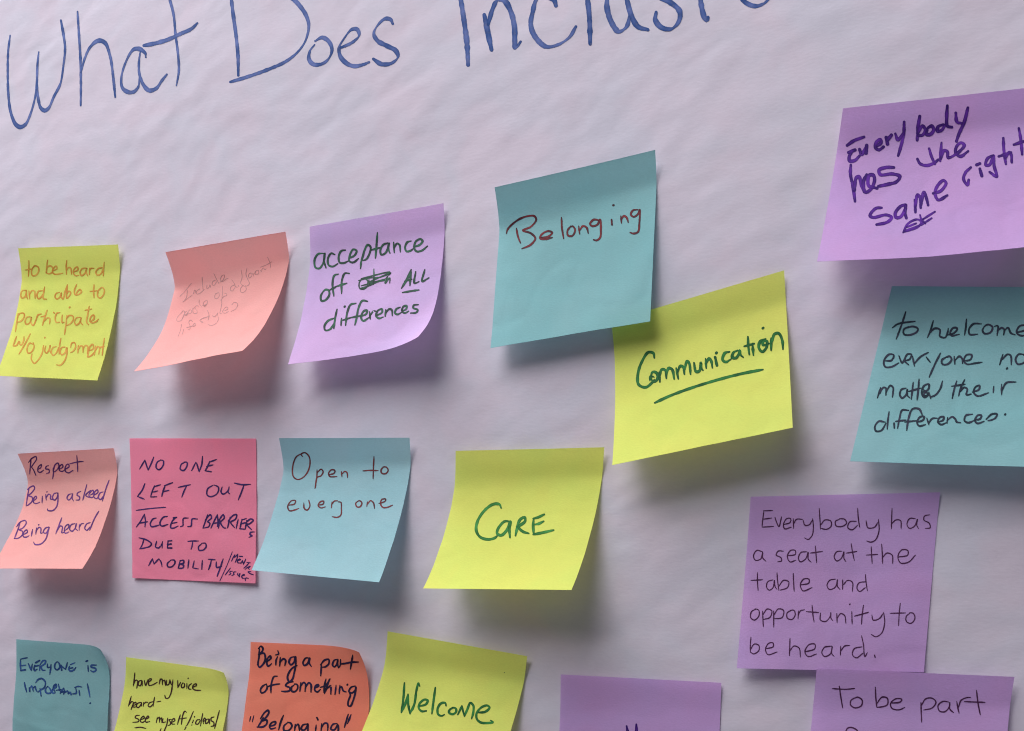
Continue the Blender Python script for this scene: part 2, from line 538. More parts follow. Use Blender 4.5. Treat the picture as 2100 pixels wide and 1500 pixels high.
NOTES = [
    dict(label='lime note with orange writing, to be heard and able to participate', paper='lime', ink='orange', w=13, seed=1.3,
         corners=((37, 509.5), (242, 502), (200.5, 781), (-6, 771)), lift=(11, 10), top=(5, 3), frame=(0, 480, 4.4133), words=[
        ('to', "262 240 262 300 258 385|228 328 285 318|300 300 285 340 295 378 325 375 350 340 345 300 315 290 295 312"),
        ('be', "432 238 424 290 420 355 430 300 460 290 480 315 470 350 440 362 420 352|480 335 515 315 510 292 485 310 475 345 495 365 540 362 570 355"),
        ('heard', "605 240 600 300 603 368|603 330 620 305 640 310 648 365|670 345 705 325 700 300 675 315 665 355 685 378 715 375|780 310 745 315 725 350 740 378 770 355 785 310 780 345 795 382|812 310 810 370|812 335 825 312 850 312|925 305 890 315 868 350 885 375 915 360 935 315|944 255 938 310 935 380"),
        ('and', "235 510 205 515 188 550 200 582 230 565 240 512 240 560 250 590|262 515 270 590|268 550 290 515 312 520 318 585|385 515 350 520 335 560 350 588 380 565 400 530|405 480 395 540 392 585 422 592"),
        ('able', "540 530 510 540 498 570 515 590 545 570 555 535 555 570 570 590 590 520 610 462|612 460 605 520 605 585 630 560 640 530 620 520 608 545|695 458 675 510 680 550 710 550 738 525 725 505 700 525 690 555"),
        ('to', "852 460 848 520 852 580|815 522 880 515|915 488 888 520 885 565 905 582 935 555 945 510 925 485 905 495"),
        ('participate', "165 722 155 790 140 885|155 760 180 722 215 720 220 750 190 790 155 800|275 750 245 755 228 790 240 820 270 805 285 755 280 800 300 830 325 785 345 735 375 725|428 690 405 760 385 830|370 752 415 742|405 790 430 760 450 765 450 815|487 712 490 716|545 712 515 720 500 765 510 800 540 800|565 735 560 775 565 805 580 800|628 668 634 662|605 740 600 800 585 912|600 770 625 740 660 745 662 780 635 815 605 830|725 755 695 760 675 795 690 825 720 805 735 760 730 800 750 825|808 655 795 730 785 800 805 825|770 692 832 680|820 795 850 770 850 735 828 745 815 790 835 805 870 795 892 772"),
        ('w/o', "150 930 130 985 122 1015 150 1010 175 975 180 1000 195 1005 215 965 218 930|275 905 225 1000 172 1090|300 1000 270 990 245 1040 255 1080 285 1070 310 1020 300 985"),
        ('judgement', "395 1010 380 1085 340 1150 310 1172 285 1135 290 1085|405 942 408 938|415 1015 405 1060 420 1080 445 1050 455 1010 450 1055 460 1080|510 1020 480 1030 465 1070 480 1100 510 1080 530 1030|552 945 540 1010 535 1090|590 1025 560 1030 545 1070 560 1095 590 1075 605 1030 605 1090 585 1150 545 1190 512 1185|640 1075 665 1060 685 1020 675 985 650 990 640 1030|710 1010 705 1080|708 1050 730 1015 750 1020 752 1075|752 1045 775 1010 795 1020 790 1085|800 1060 845 1040 840 1000 815 1020 800 1080 795 1115 830 1100 850 1075|865 1015 855 1100|858 1070 885 1020 900 1030 895 1090|945 945 935 1020 925 1100|905 1030 940 1020"),
    ]),
    dict(label='strongly curled salmon note with faint pencil writing, include people of different lifestyles', paper='salmon', ink='pencil', w=8, seed=2.9, power=1.75,
         corners=((339.2, 517.6), (585.2, 475.6), (496.4, 719.7), (274.9, 761.9)), lift=(24, 27), top=(10.5, 6.5), frame=(260, 460, 4.1667), words=[
        ('Include', "320 535 235 640 140 738|258 640 242 755 190 825 285 748 335 715|350 700 370 640 385 650 375 690|450 620 400 660 405 700 450 690 520 630|485 440 490 540 500 640|560 560 560 620 590 600 605 560 615 600|690 490 650 510 640 560 670 565 710 510|665 385 710 480 745 545|760 520 810 480 830 410 790 420 770 490 800 510 840 480 890 455", 10, (350, 510, 7.5)),
        ('people', "160 1000 190 960 215 965 180 1080 150 1115 100 1115 92 1085 125 1030 190 965|215 1030 265 990 240 970 215 1010 235 1030 280 1000|300 940 275 970 290 1005 325 975 310 940|340 920 350 990 400 1000 405 960 375 920|350 930 400 880 430 890|440 790 440 850 480 900|490 880 560 850 560 800 530 810 500 860 520 890 560 860", 9, (350, 510, 7.5)),
        ('of', "740 680 690 700 680 760 700 775 745 740 745 690|800 580 800 680 790 760 780 840|770 800 820 740 865 720 850 690 830 700", 9, (350, 510, 7.5)),
        ('different', "985 560 930 590 920 640 950 655 990 600|940 480 980 540 1000 590 1030 595|1040 570 1050 585|1085 330 1100 440 1080 540 1160 600 1160 640 1110 680 1075 660 1075 620 1110 570|1175 300 1160 400 1190 480 1210 540 1170 580 1140 560|1200 460 1250 420 1240 380 1210 390 1200 440 1230 450|1260 380 1280 430|1270 400 1300 370|1300 400 1350 390 1350 340 1310 350 1300 400|1385 340 1400 360|1390 340 1430 300 1450 330 1470 310|1490 130 1530 230 1540 300|1380 290 1460 260 1555 205", 9, (350, 510, 7.5)),
        ('lifestyles', "170 1165 150 1260 115 1355|200 1240 180 1320|340 1130 310 1100 280 1130 300 1200 290 1255 265 1240|245 1220 340 1190|340 1200 385 1180 375 1150 340 1190 370 1195|520 1060 450 1110 500 1135 470 1145|565 950 590 1020 580 1100|460 1090 600 1040|640 1030 660 1050 690 1040 730 990|720 1020 735 1090 690 1160 620 1185 575 1170|790 840 770 940 760 1000 790 1005|830 960 880 930 870 900 830 920 800 980 840 995 890 970|930 970 1000 930 1030 850 980 830 940 870", 9, (350, 510, 7.5)),
    ]),
    dict(label='lilac note with dark green writing, acceptance off all differences', paper='lilac', ink='darkgreen', w=16, seed=4.1,
         corners=((634.8, 465.3), (909.2, 417.3), (877, 709), (590.8, 748)), lift=(15, 15), top=(2.8, 2.8), curl=((1, 1, 0.42, 6.0),), frame=(570, 400, 3.75), words=[
        ('acceptance', "350 450 310 455 282 500 290 560 320 565 350 520 360 450 355 510 370 562|438 460 410 450 385 490 390 540 420 552 460 530|520 425 490 430 468 470 475 520 505 525 540 510|545 490 590 465 605 430 580 420 555 460 550 510 580 520 620 490|650 470 640 520 635 568|648 500 665 430 690 385 712 400 705 450 680 495 655 505|765 290 758 390 750 488|715 425 790 405|845 370 810 385 788 425 795 460 825 450 845 410 855 372 850 415 862 450|890 365 895 445|895 410 915 375 935 385 942 440|1025 355 995 365 978 405 990 435 1020 430 1040 415|1045 400 1090 385 1112 355 1095 340 1060 360 1048 405 1065 435 1105 430 1150 395"),
        ('off', "350 740 330 780 335 815 365 810 395 770 390 735 365 730 345 750|465 610 435 620 420 680 430 780|395 735 460 700|550 605 515 605 492 660 490 760|450 705 530 680"),
        ('_struck', "650 640 625 680 630 720 660 725 690 700 690 660 660 640|620 660 700 640 780 635 870 600|640 700 740 675 860 640|630 720 700 700 780 665 850 655|640 645 860 595 690 680 860 640|738 570 738 640 735 690|700 650 705 690|870 600 830 650 825 680 860 640 860 680", 11),
        ('ALL', "950 720 985 660 1025 575|1025 580 1020 640 1015 700|975 665 1030 650|960 705 1000 640 1022 600|1060 590 1050 680 1085 668|1130 575 1110 665 1162 638"),
        ('_underline', "958 752 1030 740 1085 732"),
        ('differences', "430 950 385 970 358 1010 365 1042 400 1035 435 985|455 880 440 950 430 1030|490 950 485 1005|512 862 516 858|600 835 560 845 535 900 520 1005|500 965 560 945|690 820 650 815 620 870 605 950 592 1002|560 945 640 930|640 935 680 915 685 890 660 895 640 940 655 970 700 945|705 900 710 955|710 930 735 895 755 895|755 930 800 905 800 880 770 890 755 930 775 950 810 940|830 885 825 935|830 910 855 880 875 885 880 930|940 865 910 880 900 910 920 920 950 905|955 895 985 880 990 855 965 860 955 895 975 910 1005 895|1080 845 1045 850 1040 870 1075 885 1065 905 1020 910"),
    ]),
    dict(label='teal note reading only Belonging in dark red, overlapping a lime note', paper='teal', ink='maroon', w=14, seed=5.5, power=1.25,
         corners=((1014.3, 384.5), (1343.6, 307.9), (1333.4, 659.8), (1005.8, 714)), lift=(10, 8), top=(8.5, 5.5), frame=(980, 300, 3.41), words=[
        ('Belonging', "200 612 210 580 275 520 340 492 395 490 408 515 370 565 315 590 370 610 402 645 370 690 308 718|270 575 280 630 298 678|440 640 490 635 520 605 490 595 445 620 435 645 470 652 520 640|585 500 588 570 600 648|650 560 628 590 630 625 660 628 680 590 665 562 645 565|705 560 712 615|712 590 735 560 760 570 772 610|850 520 810 515 785 545 800 560 835 550 855 515 860 580 855 640 830 660 808 655|935 515 938 550|946 415 950 413|1000 490 1005 540|1003 515 1020 490 1040 500 1052 535|1120 445 1085 450 1070 480 1090 495 1120 475 1132 445 1130 530 1120 600 1090 612 1065 605"),
    ]),
    dict(label='lime note reading Communication underlined in green, partly under a teal note', paper='lime', ink='green', w=21, seed=6.2,
         corners=((1253.8, 659), (1608, 554.6), (1625.7, 876.9), (1255.8, 954.4)), lift=(20, 18), top=(3, 2.5), frame=(1230, 540, 3.5714), words=[
        ('Communication', "400 695 392 660 355 655 310 720 280 810 285 890 335 910 380 880 400 855|375 830 385 800 410 800 425 830 410 865 380 865 372 830 400 835|435 800 440 870|438 835 455 780 480 785 488 845|488 820 505 770 530 780 545 850|560 770 575 848|570 800 590 755 610 760 620 815|618 790 640 720 655 735 665 815|690 730 705 795 730 790 740 730 745 770 755 785|775 700 780 770|778 740 800 700 815 715 825 768|845 690 858 750|852 660 856 656|950 650 915 660 900 710 925 725 960 705|1010 640 980 655 970 690 995 695 1020 665 1025 640 1030 670 1050 690|1085 540 1088 610 1095 670|1058 610 1130 590|1118 590 1125 675|1193 478 1198 474|1215 555 1175 575 1165 620 1190 650 1220 620 1225 575 1200 570 1195 600 1240 590|1255 550 1255 640|1258 590 1280 520 1310 515 1335 560 1342 632"),
        ('_underline', "403 1024 520 970 700 905 900 845 1050 808 1195 780"),
    ]),
    dict(label='violet note with thick smudgy purple writing, everybody has the same right', paper='violet', ink='purple', w=27, seed=7.7, taper=0.8,
         corners=((1728.8, 222.7), (2140, 177), (2100, 507), (1675.5, 536)), lift=(21, 21), top=(4, 3.5), bow=-2.5, frame=(1660, 160, 3.75), words=[
        ('Every', "290 520 340 485 420 455|330 560 305 610 310 640 350 635 385 600|300 575 350 555|385 550 400 590 440 520|440 520 435 580|510 530 550 500 545 475 515 495 510 540 535 555 570 530|590 460 600 510|598 480 630 440|660 430 680 475 720 430|728 340 725 430 705 520 682 600"),
        ('body', "848 295 835 380 828 480|832 430 870 370 890 400 870 440 835 445|905 400 900 435 930 435 955 400 940 370 910 385|1030 360 990 375 985 410 1015 405 1045 360|1060 215 1055 300 1060 370 1095 380|1125 270 1135 340 1170 350|1218 230 1190 340 1150 430 1130 488"),
        ('has', "318 670 315 740 335 840 350 950|345 870 360 770 380 760 400 830 420 880|440 745 415 800 430 880 470 860 500 790 490 750 460 750 455 830 520 850|650 690 590 690 535 710 545 745 640 740 695 760 670 800 600 820 530 835"),
        ('the', "830 625 850 660 900 675 960 655 990 630|920 545 940 610 965 665|1015 500 1010 570 1005 640|1010 620 1035 560 1060 570 1065 615 1090 610|1090 610 1150 570 1190 520 1165 500 1130 530 1125 580 1160 605 1220 565", 24),
        ('same', "555 1000 510 1005 465 1060 490 1075 590 1055 632 1075 600 1110 515 1130|740 975 700 990 660 1040 665 1075 700 1070 735 1010 742 975 735 1040 745 1080|810 940 815 1035|815 1000 830 900 850 920 855 1000|858 980 880 880 900 930 912 980|950 890 1010 870 1050 810 1030 790 985 830 965 890 990 940 1060 905", 24),
        ('_struck', "720 1190 760 1120 830 1090 860 1110 830 1150 730 1185|730 1180 860 1130 940 1080|850 1055 860 1090 890 1120|870 1090 965 1030|745 1150 820 1120", 17),
        ('right', "1240 690 1200 730 1185 780 1215 825 1225 785|1310 700 1325 755|1285 670 1310 660|1410 600 1370 620 1355 670 1385 670 1415 600 1420 680 1440 760 1385 725|1490 465 1495 560 1510 665|1505 620 1535 575 1550 590 1555 650|1455 605 1550 575|1610 390 1625 480 1635 590|1570 515 1650 490", 24),
    ]),
    dict(label='teal note with dark slate writing, to welcome everyone no matter their differences', paper='teal', ink='slate', w=15, seed=8.4, power=1.3,
         corners=((1829, 587.3), (2239, 590), (2150, 960), (1743.3, 946.5)), lift=(11, 14), top=(5, 4), frame=(1730, 570, 3.75), words=[
        ('to', "478 262 450 350 405 472|375 385 420 355 550 335|500 375 462 400 465 435 510 440 565 415 570 390 530 375 490 385"),
        ('welcome', "690 330 670 400 645 462|660 430 700 390 740 400 740 450 780 460 800 420 805 390|800 440 850 425 875 390 845 385 820 420 830 445 890 435|945 318 940 380 930 442|1060 355 1000 355 965 395 970 435 1030 435|1085 370 1068 405 1085 430 1130 420 1145 380 1110 360 1080 375|1160 375 1185 370 1180 445|1182 410 1215 385 1235 400 1230 440|1232 410 1265 385 1285 425 1320 440|1330 420 1390 405 1410 370 1355 372 1330 420 1360 445 1420 440"),
        ('everyone', "320 640 370 635 385 595 350 590 310 640 320 685 370 685 425 655|425 600 450 655 475 610|470 640 510 625 520 590 490 590 470 640 500 670|530 605 545 680|545 660 590 610 650 575|635 610 665 650|745 580 700 670 658 765|790 610 755 635 760 665 800 665 830 630 815 605 780 615|850 605 855 665|858 635 890 605 910 620 915 660|920 640 975 630 985 595 945 595 925 640 950 665 1000 660 1065 650"),
        ('no', "1225 590 1200 670|1220 630 1260 590 1285 600 1290 670|1255 700 1258 696|1385 590 1345 590 1322 630 1340 665 1390 650 1400 610 1380 590"),
        ('matter', "285 845 260 925|280 890 305 845 325 850 325 905|325 880 360 830 380 845 375 920|480 850 445 860 432 900 450 925 480 900 490 860 490 905 510 925|535 805 528 870 520 935|500 875 590 850|580 780 575 850 565 940|610 880 650 860 655 820 620 830 600 880 620 920 660 900|655 880 670 930|665 920 710 900 745 850 760 795|600 850 650 900 610 910 645 860"),
        ('their', "870 795 850 860 835 930|830 835 935 820|930 785 900 850 885 910|895 880 925 845 950 855 945 900 980 895|990 880 1040 860 1045 830 1015 840 1000 880 1030 910 1115 885|1155 835 1150 885|1215 820 1215 900|1218 870 1250 810 1325 802"),
        ('differences', "320 1110 270 1105 240 1150 250 1180 290 1175 325 1120|350 1030 340 1100 335 1165|388 1118 390 1155|500 1020 450 1020 430 1080 415 1160|400 1105 480 1095|605 1055 580 1010 530 1010 500 1080 485 1175|470 1110 560 1100|570 1110 610 1095 620 1070 590 1070 565 1110 580 1140 630 1130|640 1080 655 1130|655 1120 680 1085 720 1080|730 1110 765 1095 770 1070 740 1075 725 1110 750 1130 790 1115|800 1075 795 1120|800 1095 835 1070 860 1090 870 1110 900 1115|990 1050 940 1060 930 1100 960 1115 1000 1100|1005 1095 1050 1085 1060 1060 1030 1060 1010 1100 1030 1120 1080 1105|1095 1090 1140 1050 1180 1050 1160 1085 1110 1100|1240 1053 1244 1050"),
    ]),
    dict(label='salmon note with violet pen writing, respect, being asked, being heard', paper='salmon', ink='violet', w=13, seed=9.6, power=1.75,
         corners=((36, 931), (233, 919.5), (167, 1166.6), (-22, 1166)), lift=(19, 21), top=(9.5, 4), frame=(0, 900, 5.0), words=[
        ('Respect', "320 200 312 280 305 362|292 245 330 200 370 185 375 210 340 265 325 290 345 320 370 380|385 320 420 295 425 265 395 290 390 335 415 345 450 320|500 275 475 285 470 310 500 315 505 345 475 360|545 300 548 360 540 412|548 330 565 270 595 250 605 280 580 325 550 345|610 315 645 290 640 265 615 280 610 325 640 335 665 320|670 315 710 285 700 260 675 280 670 330 700 350 750 325|788 172 795 250 798 338|715 258 790 240 855 232"),
        ('Being', "300 500 285 580 270 680|262 552 300 505 345 485 355 510 320 560 290 585 330 600 330 640 290 680 268 690|340 640 375 610 370 590 345 615 345 655 375 665 410 650|435 590 432 660|480 548 484 544|470 570 475 630|475 605 500 570 520 580 520 620 540 625|585 555 555 565 540 610 560 630 590 595 595 555 595 640 580 700 540 738 490 735 488 720"),
        ('asked', "735 565 705 575 688 610 705 630 735 600 745 565 740 610 755 640|830 540 800 555 790 580 815 595 815 625 780 630|892 470 870 550 850 632|930 530 880 580 905 600 930 600|925 580 960 555 955 530 925 550 915 590 940 605 965 590|965 580 1005 550 1000 525 970 550 965 600 990 615 1010 600|1060 545 1025 560 1010 605 1030 625 1060 590|1120 425 1085 520 1050 640"),
        ('Being', "210 850 185 930 150 1020|170 905 210 855 260 840 270 865 230 920 195 935 230 950 230 985 190 1020 145 1025|240 985 280 960 275 935 245 960 240 1005 270 1010 300 995|335 930 322 1000|395 885 400 882|375 915 368 980|372 950 400 910 420 920 420 970 440 965|500 905 465 920 445 960 470 970 495 935 505 905 490 970 470 1030 420 1080 360 1085 345 1060"),
        ('heard', "635 810 605 890 572 978|590 940 620 895 640 905 635 965 660 960|660 945 700 915 705 880 675 895 660 940 670 970 710 955|770 870 730 885 715 930 740 950 775 910 785 870 775 920 800 945|815 880 812 940|815 910 835 875 860 870|925 860 890 875 870 920 890 940 925 905|1015 742 970 820 920 940"),
    ]),
    dict(label='flat hot pink note in navy capitals, no one left out', paper='pink', ink='navy', w=14, seed=10.2, power=1.2,
         corners=((265.4, 899.4), (524.5, 899.8), (524.5, 1196.8), (272.7, 1185.8)), lift=(0.8, 1.4), top=(0.3, 0.3), frame=(250, 880, 4.5455), words=[
        ('NO', "165 375 215 290|215 290 230 340 245 385|245 385 275 320 298 262|365 290 330 310 320 360 345 380 380 350 388 300 360 288"),
        ('ONE', "590 310 555 330 545 375 575 388 605 350 608 315 580 308|650 390 690 310|690 310 700 330 720 400|720 400 745 330 752 255|820 300 800 350 775 390|775 390 835 400|815 310 882 285|790 350 850 335"),
        ('LEFT', "215 510 190 570 145 630|145 630 210 655|305 530 280 590 268 635|268 635 325 632|300 540 360 520|285 590 335 578|405 525 385 580 372 630|395 530 475 500|385 585 440 572|525 545 640 520|605 530 580 580 558 638"),
        ('_underline', "133 760 240 745 410 730", 12),
        ('OUT', "850 525 800 560 795 615 830 632 890 600 900 545 860 522|935 540 925 590 945 608 990 575 1000 540|1000 545 990 590 1005 605|1050 505 1120 520 1200 517|1140 520 1115 590 1085 662"),
        ('ACCESS', "135 915 175 860 210 795|210 795 220 860 215 915|160 880 240 865|320 830 290 840 265 885 275 910 320 905 350 895|425 815 385 825 355 880 370 905 430 890|500 830 470 860 455 920 480 925 525 905|480 830 510 825|470 880 515 870|620 830 575 835 570 870 570 900 545 912|705 840 655 840 650 870 645 905 612 912"),
        ('BARRIERS', "800 800 780 860 755 925|775 850 825 800 835 830 800 865 820 880 810 910 760 925|830 925 860 860 890 800|890 800 895 860 890 910|845 885 900 870|915 830 900 925|905 850 945 800 955 830 920 870 950 920 970 925|1010 820 985 925|990 860 1040 805 1070 800 1060 840 1015 870 1050 920|1085 840 1065 930|1120 840 1100 930|1100 930 1140 935|1120 850 1160 835|1110 885 1150 875|1165 850 1150 935|1160 870 1200 840 1225 850 1190 885 1165 890 1210 940|1235 960 1200 965 1195 985 1215 995 1185 1010"),
        ('DUE', "205 1030 190 1080 170 1115|160 1015 230 1035 275 1070 260 1095 210 1110 165 1118|325 1045 315 1100 340 1110 370 1080 380 1050|378 1060 375 1110|430 1045 425 1110|425 1110 465 1110|430 1045 465 1042|425 1080 460 1072"),
        ('TO', "615 1048 660 1045 715 1045|660 1050 655 1090 645 1122|745 1070 715 1100 720 1130 755 1130 785 1100 780 1068 745 1065"),
        ('MOBILITY', "250 1275 285 1210|285 1210 300 1260|300 1260 345 1210|345 1210 365 1240 375 1285|455 1225 425 1255 430 1285 465 1285 495 1250 490 1225 455 1222|545 1225 535 1265 525 1300|540 1230 575 1225 575 1250 545 1260 575 1270 570 1295 525 1300|625 1220 615 1300|675 1230 660 1295|660 1295 712 1305|750 1225 745 1310|805 1215 870 1220|835 1220 825 1265 808 1312|880 1240 885 1290 930 1280|945 1210 915 1300 888 1375"),
        ('_slash', "1030 1145 985 1260 912 1420", 8),
        ('MENTAL', "580 690 640 560 700 460|690 480 690 560|690 560 790 450|800 440 770 590 705 725|870 600 800 650 780 720 830 750 890 740|850 520 960 530|810 660 890 630|900 760 960 670|960 670 990 800|990 800 1070 610|1100 730 1235 745|1180 750 1090 850 1000 930|1040 970 1130 900 1220 860 1160 930 1190 970|1250 1040 1150 1050 1200 1100 1330 1150", 40, (440, 1110, 16.667)),
        ('ISSUES', "545 920 450 1050 365 1160|620 1030 530 1040 530 1080 560 1110 490 1160|740 1050 660 1060 650 1100 670 1130 590 1180|800 1090 780 1150 820 1170 870 1110|870 1110 840 1220|960 1190 1030 1160 1010 1140 950 1170 930 1230 970 1270 1020 1270|1160 1275 1080 1260 1050 1300 1060 1360", 40, (440, 1110, 16.667)),
    ]),
    dict(label='pale teal note with red brown writing, open to every one, touching the pink note', paper='pale teal', ink='red', w=13, seed=11.8, power=1.6,
         corners=((572, 899), (839.6, 898), (777.7, 1194.6), (517, 1170)), lift=(17, 20), top=(8, 4.5), frame=(520, 880, 4.4118), words=[
        ('Open', "430 225 385 255 355 340 360 430 400 458 460 430 505 350 505 255 465 215 430 230 445 250|575 370 572 440 555 540|575 400 610 365 630 385 610 425 575 440 560 535|685 415 730 400 735 375 705 370 680 400 690 430 755 432|795 385 800 435|800 410 825 385 845 395 852 442"),
        ('to', "1090 250 1085 350 1082 452|990 380 1060 375 1128 378|1180 340 1155 370 1160 400 1195 405 1218 375 1200 345 1170 345"),
        ('every', "320 690 370 680 380 650 345 650 310 700 325 740 370 735 410 720|455 670 460 720 485 735 510 700 500 645|585 690 630 680 635 655 605 660 585 695 610 715 650 705|710 660 705 715|705 690 730 655 760 650|765 660 790 665 795 720 790 780 760 800 712 795"),
        ('one', "950 650 925 675 935 705 965 705 980 670 960 650 935 660|1030 660 1025 705|1028 685 1060 650 1085 670 1095 720|1135 675 1190 655 1195 635 1160 640 1150 680 1170 710 1210 710 1258 690"),
    ]),
    dict(label='lime note reading only Care in green, between teal and lime notes', paper='lime', ink='leaf', w=26, seed=12.4, power=1.75,
         corners=((934.3, 925), (1239, 917.7), (1172.3, 1210.5), (867.3, 1207)), lift=(25, 27), top=(3.8, 3.2), frame=(860, 900, 4.4118), words=[
        ('CARE', "740 628 725 595 675 592 600 640 530 740 515 830 550 890 620 912 680 900 705 880|820 750 770 750 710 820 705 860 740 875 790 830 825 750 815 820 820 895|890 780 880 830 870 878|880 800 915 730 955 712 955 750 900 800 935 840 990 858|1035 720 1030 790 1035 868|1030 725 1080 710 1130 685|1035 780 1080 770 1125 748|1030 868 1120 850 1215 828"),
    ]),
    dict(label='violet note with thin plum print, everybody has a seat at the table', paper='violet', ink='plum', w=9, seed=13.1, power=1.5,
         corners=((1539.5, 1019), (1928, 1009.9), (1894.7, 1379), (1511, 1371)), lift=(6, 1.2), top=(1.2, 1), frame=(1500, 1000, 3.75), words=[
        ('Everybody', "250 180 242 240 235 305|235 305 325 300|245 180 318 178|240 245 310 235|335 230 350 275 365 300 380 250 385 225|400 285 450 270 455 240 425 240 400 285 410 318 460 305|475 240 478 315|478 280 500 245 545 245|550 250 565 290 600 285 622 250|625 240 630 310 620 370 590 400 562 388|675 160 680 240 685 322|685 290 720 250 765 260 765 300 730 322 690 315|830 245 800 260 805 295 850 300 885 275 870 245 830 240|960 260 910 265 895 310 930 325 970 290|970 160 975 230 985 305|1035 255 1050 310 1100 305 1125 270|1130 245 1135 330 1110 400 1075 420 1040 412"),
        ('has', "1235 160 1232 240 1230 318|1232 280 1265 250 1300 255 1305 318|1415 240 1370 240 1350 285 1370 315 1410 295 1430 245 1425 290 1440 318|1525 210 1485 220 1480 250 1520 275 1528 310 1490 315"),
        ('a', "240 495 195 485 170 525 185 560 225 550 240 500 240 540 265 568"),
        ('seat', "400 490 360 490 345 520 380 540 385 565 355 572|430 525 490 515 490 485 455 485 430 530 450 572 495 560|580 495 535 500 515 545 530 572 570 550 590 500 590 550 612 575|645 450 650 510 655 580|605 505 700 492"),
        ('at', "850 490 810 495 790 535 810 565 845 545 865 495 865 545 880 570|920 430 930 490 945 562|880 505 965 492"),
        ('the', "1075 455 1078 520 1082 585|1035 520 1125 515|1155 435 1160 510 1162 585|1162 540 1195 505 1235 520 1240 585|1280 535 1355 520 1355 485 1310 480 1280 530 1300 580 1360 575 1415 520"),
        ('table', "200 655 200 720 205 795|150 715 240 710|320 710 280 725 270 765 290 790 320 770 330 715 335 760 350 785|350 655 355 720 365 792|365 760 400 715 440 725 430 770 375 790|475 660 478 730 482 798|530 750 595 735 595 705 555 705 530 750 550 795 620 770"),
        ('and', "800 705 755 715 735 755 755 785 800 765 815 710 815 760 835 785|855 710 855 785|858 750 895 715 930 730 930 800|1030 725 980 735 965 775 985 800 1030 770|1030 670 1035 730 1045 795"),
        ('opportunity', "190 935 155 955 148 1000 175 1020 210 990 210 945 180 932|240 950 242 1010 245 1072|242 980 275 935 310 950 295 1000 245 1015|325 950 325 1010 325 1075|325 985 360 935 400 945 390 1000 330 1010|460 945 428 965 430 1005 465 1015 490 980 480 945 450 945|515 950 512 1010|512 985 530 950 562 940|620 905 625 970 635 1035|575 955 670 962|685 965 685 1020 725 1030 760 990 765 960|765 965 765 1005 780 1025|810 970 812 1040|812 1010 840 970 870 985 880 1045|925 955 928 1050|908 900 912 896|1015 905 1005 980 1000 1052|945 990 1055 960|1080 980 1090 1020 1135 1010 1165 970|1170 960 1178 1040 1155 1120 1110 1148 1075 1130"),
        ('to', "1298 890 1290 970 1285 1065|1220 968 1340 965|1375 965 1345 990 1345 1030 1380 1045 1410 1010 1400 970 1370 962"),
        ('be', "150 1150 145 1220 145 1270|145 1250 175 1205 210 1215 210 1255 170 1280 145 1265|265 1240 320 1225 318 1195 285 1200 262 1245 280 1285 352 1265"),
        ('heard', "450 1160 448 1230 445 1295|448 1260 480 1220 520 1235 530 1305|565 1265 640 1240 640 1205 595 1210 565 1265 590 1300 655 1280|770 1220 715 1230 695 1270 715 1300 760 1280 775 1225 770 1275 790 1300|840 1220 838 1290|840 1260 870 1220 910 1215|1005 1225 945 1240 930 1285 960 1310 1010 1275|1000 1140 1015 1210 1025 1300 1045 1270|1100 1290 1104 1305"),
    ]),
    dict(label='greyish teal note in blue capitals, everyone is important, its upper corner curled', paper='grey teal', ink='blue', w=27, seed=14.3, power=1.2,
         corners=((33.3, 1311.3), (225, 1326), (215, 1590), (21, 1578)), lift=(1.5, 2.5), top=(1, 1), curl=((1, 0, 0.30, 5.0),), crease=(0.62, 0.78, 0.35), frame=(0, 1300, 7.5), words=[
        ('EVERYONE', "25 170 25 300 35 440|35 440 150 420|30 150 110 130 200 115|30 320 160 300|225 260 300 440|300 440 325 270|390 300 370 400 390 440 450 400|410 240 510 185|380 330 480 310|520 290 510 440|520 290 600 190 660 190 650 260 550 340 590 430 650 430|710 270 715 360 780 350|800 280 790 400 770 530|950 215 900 280 900 380 950 420 1010 380 1020 290 970 220 940 220|1060 310 1070 430|1065 320 1170 410|1170 410 1215 230|1270 330 1250 400 1290 450 1370 430 1430 360|1290 290 1410 240|1290 380 1350 370", 42, (40, 1340, 12.353)),
        ('is', "1735 310 1745 460|1690 205 1725 190|1950 300 1820 310 1820 350 1920 380 1940 430 1870 470 1800 440", 44, (40, 1340, 12.353)),
        ('IMPORTANT', "125 740 150 860 185 985|255 880 260 965|260 900 310 830 335 900 350 960|350 880 400 840 410 900 450 980|410 750 470 670 560 640 640 700 660 790 620 880 540 930 470 985|520 890 550 1085|720 840 670 890 665 980 730 1020 800 990 790 930 750 870 720 840|860 880 830 960 850 1010 910 1000|840 920 880 820 930 790 930 850 870 910 900 970|985 780 1010 880 1030 960|930 940 1060 920|1030 1020 1080 940 1120 880|1120 880 1140 960 1120 1040|1060 990 1150 960|1150 1000 1220 960 1240 1020|1240 1020 1290 990 1310 1050|1400 870 1490 840 1580 855|1430 890 1440 1010 1350 1030|1510 940 1530 1075", 42, (40, 1340, 12.353)),
        ('_mark', "1345 770 1365 870 1385 975|1385 1070 1390 1065"),
    ]),
    dict(label='lime note with dark brown cursive, have my voice heard', paper='lime', ink='brown', w=20, seed=15.9, power=1.5,
         corners=((258.7, 1348), (470, 1376.5), (425, 1640), (195, 1615)), lift=(13, 9), top=(2, 2), curl=((1, 0, 0.25, 3.0),), frame=(220, 1330, 7.5), words=[
        ('have', "425 375 415 480 400 580|405 560 440 490 465 500 455 615|530 490 490 505 480 565 510 575 535 500 540 575|570 490 590 570 625 480|630 520 665 500 680 470 650 470 635 520 645 570 700 560 770 520"),
        ('my', "815 460 800 550|815 490 840 470 850 560|850 510 880 490 895 570|915 490 910 560 945 555 965 480|965 480 985 560|1010 480 1000 580 980 690 940 765 900 765 885 720"),
